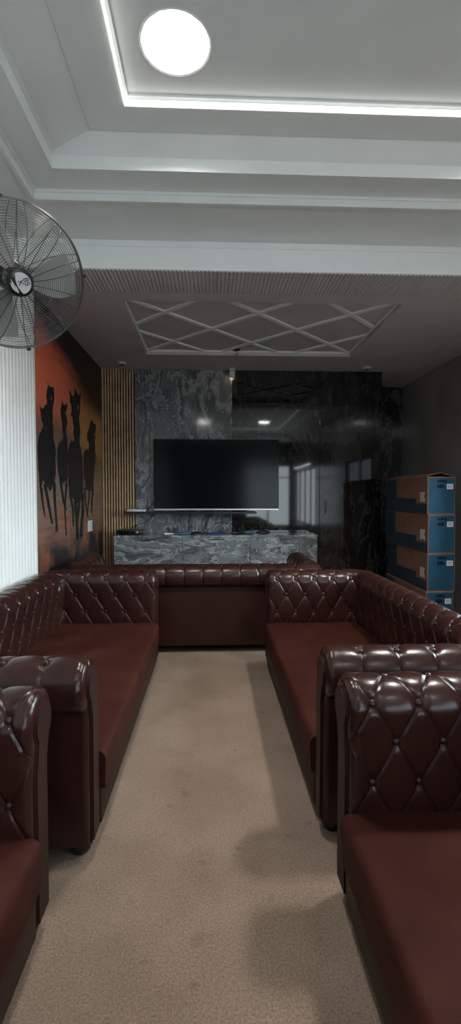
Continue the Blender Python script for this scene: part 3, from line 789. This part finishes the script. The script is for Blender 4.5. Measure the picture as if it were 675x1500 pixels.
# ------------------------------------------------------------------ ceiling fittings of the screen half
sp = empty('spotlight', (.261, 6.02, ZC)); tag(sp, 'small white spotlight with a warm glowing lens above the television', 'spotlight')
bm = bmesh.new(); lathe(bm, [(0, 0), (.036, 0), (.036, -.012), (.012, -.014), (.012, -.024), (0, -.024)], 28); obj('base', bm, M['white_plastic'], sp, smooth=True, angle=40)
Rm = Matrix.Translation((0, -.02, -.062)) @ Matrix.Rotation(math.radians(48), 4, 'X')
bm = bmesh.new(); lathe(bm, [(0, .045), (.034, .045), (.036, .040), (.036, -.045), (.031, -.047), (.029, -.036), (0, -.036)], 28, Rm); obj('head', bm, M['white_plastic'], sp, smooth=True, angle=40)
bm = bmesh.new(); lathe(bm, [(0, -.0375), (.019, -.0375), (.017, -.044), (0, -.046)], 24, Rm); obj('lens', bm, M['spot_lens'], sp, smooth=True)
hk = empty('ceiling_hook', (.28, 5.40, 2.981)); tag(hk, 'small black hook plate on the lattice ceiling above the television', 'hook')
bm = bmesh.new(); lathe(bm, [(0, 0), (.045, 0), (.045, -.008), (.020, -.016), (0, -.016)], 28); obj('plate', bm, M['dark_metal'], hk, smooth=True, angle=40)
bm = bmesh.new(); tube(bm, [(0, 0, -.014), (0, 0, -.030)]+[(.016*math.cos(t)-.0, 0, -.046+.016*math.sin(t)) for t in [PI/2-k*PI/7 for k in range(1, 11)]], .004, 8); obj('hook', bm, M['dark_metal'], hk, smooth=True)
def fitting(x, y, label):
    t = empty('ceiling_sensor', (x, y, ZC)); tag(t, label, 'ceiling fitting', 'round fittings on the rear ceiling')
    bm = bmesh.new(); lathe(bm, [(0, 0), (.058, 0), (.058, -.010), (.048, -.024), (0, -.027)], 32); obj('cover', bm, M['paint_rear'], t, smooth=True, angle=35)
    bm = bmesh.new(); lathe(bm, [(.030, -.0262), (.030, -.030), (.022, -.031), (0, -.031)], 28); obj('cap', bm, M['dark_metal'], t, smooth=True, angle=35)
fitting(-1.078, 5.80, 'small round fitting on the rear ceiling above the timber slats')
fitting(1.934, 5.90, 'small round fitting on the rear ceiling above the black marble door')

# ------------------------------------------------------------------ stacked cartons
def carton(x, y, z, h, rz, label, lid=False):
    w, l = .278, 1.10
    t = empty('cardboard_box', (x, y, z), rz); tag(t, label, 'box', 'blue and brown boxes stacked by the wall')
    bm = bmesh.new(); box(bm, (0, 0, 0), (w, l, h), .004, 1); obj('carton', bm, M['brown_card'], t)
    bm = bmesh.new(); box(bm, (.009, -.0015, .010), (w-.009, .001, h-.010)); obj('end_print', bm, M['blue_card'], t)['label'] = 'blue printed end'
    # navy print on the long side: band along the foot and block at the far end
    bm = bmesh.new(); box(bm, (-.0015, .004, .006), (.001, l-.004, .10)); box(bm, (-.0015, .26, .1001), (.001, l-.3, .155)); box(bm, (-.0015, l-.2999, .1001), (.001, l-.004, h-.006))
    obj('side_print', bm, M['navy_card'], t)['label'] = 'dark blue print on the long side'
    bm = bmesh.new(); box(bm, (w-.086, -.0028, h-.122), (w-.024, -.0016, h-.070)); s_ = obj('label_sticker', bm, M['paper'], t)
    bm = bmesh.new()
    for k in range(6): box(bm, (w-.078, -.0034, h-.114+k*.0065), (w-.032, -.0029, h-.111+k*.0065))
    obj('barcode', bm, M['grey_ink'], s_)
    # dark wording blocks, too blurred in the photograph to read
    bm = bmesh.new(); px = .095
    for k, ww in enumerate((.018, .012, .020, .010, .018)):
        box(bm, (px, -.0026, h-.056-.004*(k % 2)), (px+ww, -.0016, h-.034+.003*(k % 3))); px += ww+.004
    px = .098
    for k, ww in enumerate((.020, .016, .022)):
        box(bm, (px, -.0026, h-.112), (px+ww, -.0016, h-.078+.004*(k % 2))); px += ww+.003
    obj('print_mark', bm, M['ink'], t)
    bm = bmesh.new()
    q = [(.035, h*.30), (.035, h*.60), (.165, h*.60), (.125, h*.42), (.12, h*.34), (.15, h*.30)]
    q = [(.05, h*.33), (.05, h*.42), (.075, h*.44), (.05, h*.60), (.165, h*.60), (.165, h*.33), (.12, h*.33), (.11, h*.40), (.09, h*.33)]
    A = [bm.verts.new((-.0028, yy, zz)) for yy, zz in q]; f_ = bm.faces.new(A)
    ex = bmesh.ops.extrude_face_region(bm, geom=[f_]); bmesh.ops.translate(bm, verts=[e for e in ex['geom'] if isinstance(e, bmesh.types.BMVert)], vec=(.0012, 0, 0))
    obj('torn_label', bm, M['grey_paper'], t)
    if lid:
        for s_ in (0, 1):
            bm = bmesh.new(); x_, xx = (0, w*.5) if s_ == 0 else (w, w*.5)
            hh = .040
            A = [(x_, .02, h), (x_, l-.02, h), (xx, l-.02, h+hh), (xx, .02, h+hh)]
            vs = [bm.verts.new(p_) for p_ in A]+[bm.verts.new((p_[0], p_[1], p_[2]+.005)) for p_ in A]
            for F in ((0, 1, 2, 3), (7, 6, 5, 4), (0, 4, 5, 1), (1, 5, 6, 2), (2, 6, 7, 3), (3, 7, 4, 0)): bm.faces.new([vs[i] for i in F])
            obj('flap', bm, M['brown_card'], t)
    return t
M['grey_paper'] = noisy('torn_grey_paper', (.42, .39, .37), (.52, .48, .46), 20, .6)
zc = 0
for k, (h, x, rz, lb) in enumerate(((.385, 2.118, .0, 'blue and brown box at the foot of the stack, half hidden by the sofa'),
        (.378, 2.130, -.012, 'blue and brown box second from the bottom of the stack by the right wall'),
        (.385, 2.132, .012, 'blue and brown box directly beneath the topmost box of the stack'),
        (.372, 2.124, -.004, 'topmost blue and brown box of the stack, its top flaps raised'))):
    carton(x, 4.58+.004*k, zc, h, rz, lb, k == 3); zc += h+.0008

# ------------------------------------------------------------------ wall fan
FC = Vector((-.80, 2.0, 2.23)); AX = Vector((.5, -.7, -.5)).normalized()
fan = empty('wall_fan', (XL+.02, 2.20, 2.20)); tag(fan, 'large grey wire-caged wall fan hanging at the upper left', 'fan')
up = (Vector((0, 0, 1))-AX*AX.z).normalized(); sd = up.cross(AX)
FM = Matrix.Translation(FC-fan.location) @ Matrix((sd, up, AX)).transposed().to_4x4()
RF = .28
def ring(bm, r, z, w, seg=72): tube(bm, [FM @ Vector((r*math.cos(2*PI*k/seg), r*math.sin(2*PI*k/seg), z)) for k in range(seg)], w, 5, True)
def front_z(r): q = r/RF; return .085*(1-q**3.2)+.002
def back_z(r): q = r/RF; return -.075*(1-q**3.0)-.002
bm = bmesh.new(); ring(bm, RF, 0, .0034, 96); ring(bm, RF-.003, .010, .0022, 96); ring(bm, RF-.003, -.010, .0022, 96); obj('rim', bm, M['steel'], fan, smooth=True)
for nm, zf in (('front_grille', front_z), ('rear_grille', back_z)):
    bm = bmesh.new()
    n = 26
    for i in range(n):
        r = .056+(RF-.060)*i/(n-1); ring(bm, r, zf(r), .0010, 64)
    o = obj(nm, bm, M['steel'], fan, smooth=True)
    for i in range(22):
        th = 2*PI*i/22+(.05 if nm == 'front_grille' else .12)
        bm = bmesh.new(); pts = []
        for k in range(11):
            r = .048+(RF-.050)*k/10; t_ = th+.10*(k/10)**2*(1 if i % 2 else -1)
            pts.append(FM @ Vector((r*math.cos(t_), r*math.sin(t_), zf(r)+(.0025 if nm == 'front_grille' else -.0025))))
        tube(bm, pts, .0016, 5); obj('spoke_wire', bm, M['dark_metal'], o, smooth=True)
for i in range(4):
    th = 2*PI*i/4+.3; p_ = FM @ Vector((RF*math.cos(th), RF*math.sin(th), 0)); q_ = Vector((math.cos(th), math.sin(th), 0))
    bm = bmesh.new(); box(bm, (-.009, -.006, -.013), (.009, .006, .013), .002, 1, mat=FM @ Matrix.Translation((q_.x*(RF+.004), q_.y*(RF+.004), 0)) @ Matrix.Rotation(th+PI/2, 4, 'Z')); obj('rim_clip', bm, M['dark_metal'], fan)
bm = bmesh.new(); lathe(bm, [(0, .098), (.040, .096), (.052, .088), (.054, .080), (.050, .074), (0, .074)], 40, FM); hub = obj('hub_cap', bm, M['black_plastic'], fan, smooth=True, angle=40)
bm = bmesh.new(); lathe(bm, [(.044, .052), (.048, .045), (.048, .0), (.044, -.02), (0, -.02), (0, .052), (.044, .052)], 40, FM); obj('blade_hub', bm, M['dark_metal'], fan, smooth=True, angle=40)
bm = bmesh.new(); lathe(bm, [(0, -.07), (.055, -.07), (.066, -.085), (.066, -.19), (.052, -.215), (0, -.22)], 40, FM); obj('motor_housing', bm, M['dark_metal'], fan, smooth=True, angle=40)
bm = bmesh.new(); lathe(bm, [(.014, -.02), (.014, -.071)], 20, FM); obj('shaft', bm, M['steel'], fan, smooth=True, angle=40)
for i in range(3):
    bm = bmesh.new(); vs = []
    nr, nt = 10, 8
    for a_ in range(nr+1):
        r = .046+(.236-.046)*a_/nr; wd = .55+.35*math.sin(PI*(.15+.75*a_/nr)); rowv = []
        for b_ in range(nt+1):
            s_ = b_/nt-.5; th = 2*PI*i/3+2.2+s_*wd+.25*a_/nr
            rowv.append(bm.verts.new(FM @ Vector((r*math.cos(th), r*math.sin(th), .016-s_*.045+.006*math.cos(PI*s_)))))
        vs.append(rowv)
    for a_ in range(nr):
        for b_ in range(nt): bm.faces.new([vs[a_][b_], vs[a_][b_+1], vs[a_+1][b_+1], vs[a_+1][b_]])
    bmesh.ops.solidify(bm, geom=bm.faces[:], thickness=.003)
    obj('blade', bm, M['blade'], fan, smooth=True, angle=40)
# badge: pale leaf shapes and letters on the black hub cap
def flat(pts, z, th=.0012):
    bm = bmesh.new(); A = [bm.verts.new(FM @ Vector((x, y, z))) for x, y in pts]; f_ = bm.faces.new(A)
    ex = bmesh.ops.extrude_face_region(bm, geom=[f_]); bmesh.ops.translate(bm, verts=[e for e in ex['geom'] if isinstance(e, bmesh.types.BMVert)], vec=AX*th)
    return bm
BR = .0425
def arc(a0, a1, r, n=20): return [(r*math.cos(math.radians(a0+(a1-a0)*k/n)), r*math.sin(math.radians(a0+(a1-a0)*k/n))) for k in range(n+1)]
big = arc(-68, 128, BR*.93)
p0, p1 = Vector(big[-1]), Vector(big[0])
for k in range(1, 10):
    t = k/10; m_ = p0.lerp(p1, t); nrm = Vector((-(p1-p0).y, (p1-p0).x)).normalized(); big.append(tuple(m_+nrm*(-.010*math.sin(PI*t))))
obj('emblem', flat(big, .0972), M['badge'], hub)
def leaf(a0, a1, w):
    q0 = Vector((BR*.92*math.cos(math.radians(a0)), BR*.92*math.sin(math.radians(a0)))); q1 = Vector((BR*.9*math.cos(math.radians(a1)), BR*.9*math.sin(math.radians(a1))))
    dv = q1-q0; nn = Vector((-dv.y, dv.x)).normalized(); A = [q0.lerp(q1, k/12)+nn*w*math.sin(PI*k/12) for k in range(13)]; B = [q0.lerp(q1, k/12)-nn*w*.9*math.sin(PI*k/12) for k in range(11, 0, -1)]
    return [tuple(p) for p in A+B]
obj('emblem', flat(leaf(190, 268, .0085), .0972), M['badge'], hub)
obj('emblem', flat(leaf(170, 262, .0035), .0972), M['badge'], hub)
cu = bpy.data.curves.new('badge_letters', 'FONT'); cu.body = 'BS\nK'; cu.size = .030; cu.extrude = .0006; cu.align_x = 'CENTER'; cu.align_y = 'CENTER'; cu.space_line = .75
to = bpy.data.objects.new('badge_letters', cu); C.objects.link(to)
dg = bpy.context.evaluated_depsgraph_get(); me = bpy.data.meshes.new_from_object(to.evaluated_get(dg))
bpy.data.objects.remove(to); me.transform(FM @ Matrix.Translation((.010, .006, .0990)) @ Matrix.Rotation(math.radians(-62), 4, 'Z'))
link('lettering', me, M['black_plastic'], hub)
# bracket from the motor back to the wall
m0 = FM @ Vector((0, 0, -.20)); w0 = Vector((.0, 0, 0))
bm = bmesh.new(); tube(bm, [m0, m0+Vector((-.05, .03, -.05)), Vector((.10, 0, -.02)), Vector((.02, 0, 0))], .020, 14); obj('arm', bm, M['dark_metal'], fan, smooth=True)
bm = bmesh.new(); box(bm, (-.004, -.07, -.10), (.022, .07, .10), .005, 2); obj('wall_plate', bm, M['dark_metal'], fan)

tl = empty('wall_lamp', (XR-.0285, -2.1, 2.20)); tag(tl, 'long white tube lamp seen mirrored in the black marble beside the television', 'tube light')
bm = bmesh.new(); box(bm, (-.012, -1.32, -.03), (.028, 1.32, .03), .004, 1); obj('batten', bm, M['white_plastic'], tl)
bm = bmesh.new(); tube(bm, [(-.028, -1.28, 0), (-.028, 1.28, 0)], .014, 14); obj('tube', bm, M['tube'], tl, smooth=True, angle=40)
for yy in (-1.295, 1.295):
    bm = bmesh.new(); box(bm, (-.046, yy-.014, -.02), (-.0125, yy+.014, .02), .003, 1); obj('end_holder', bm, M['white_plastic'], tl)

# ------------------------------------------------------------------ daylight, camera, view
def area(name, loc, rot, sx, sy, power, col):
    l = bpy.data.lights.new(name, 'AREA'); l.shape = 'RECTANGLE'; l.size = sx; l.size_y = sy; l.energy = power; l.color = col
    o = bpy.data.objects.new(name, l); C.objects.link(o); o.location = loc; o.rotation_euler = rot; return o
for k, (x0_, x1_) in enumerate(W):
    area('daylight_rear', ((x0_+x1_)/2, YR-.14, (zb+zt)/2), (-PI/2, 0, PI), x1_-x0_, zt-zb, DAY*PI*(x1_-x0_)*(zt-zb), (.80, .93, 1.0))
(a0, a1), (c0, c1) = WIN[1]
area('daylight_long', (XR+.14, (a0+a1)/2, (c0+c1)/2), (0, PI/2, 0), c1-c0, a1-a0, DAY*PI*(a1-a0)*(c1-c0), (.80, .93, 1.0))
# open sky seen through the window beside the beam: high and far outside, so that it shines downwards through the opening
SX, SZ, SYW, SZH = XR+4.0, 4.3, 9.0, 4.8
area('daylight_sky', (SX, 3.1, SZ), (0, PI/2, 0), SZH, SYW, DAYS*PI*SYW*SZH, (.76, .92, 1.0))
w = bpy.data.worlds.new('world'); bpy.context.scene.world = w; w.use_nodes = True
w.node_tree.nodes['Background'].inputs[0].default_value = (.75, .88, 1, 1); w.node_tree.nodes['Background'].inputs[1].default_value = .6
cam = bpy.data.cameras.new('camera'); co = bpy.data.objects.new('camera', cam); C.objects.link(co)
cam.sensor_fit = 'VERTICAL'; cam.sensor_height = 24; cam.lens = 24*694/1500; cam.clip_start = .02
al, be = math.radians(2.2676), math.radians(2.1455)
Rv = Vector((math.cos(al), -math.sin(al), 0)); Fv = Vector((math.sin(al)*math.cos(be), math.cos(al)*math.cos(be), -math.sin(be))); Uv = Rv.cross(Fv)
co.matrix_world = Matrix.Translation((0, 0, 1.35)) @ Matrix((Rv, Uv, -Fv)).transposed().to_4x4()
sc = bpy.context.scene; sc.camera = co
sc.view_settings.view_transform = 'Standard'; sc.view_settings.look = 'None'; sc.view_settings.gamma = 1; sc.view_settings.use_curve_mapping = False
sc.view_settings.exposure = EXPO
sc.cycles.max_bounces = 10; sc.cycles.diffuse_bounces = 5; sc.cycles.glossy_bounces = 5; sc.cycles.sample_clamp_indirect = 6
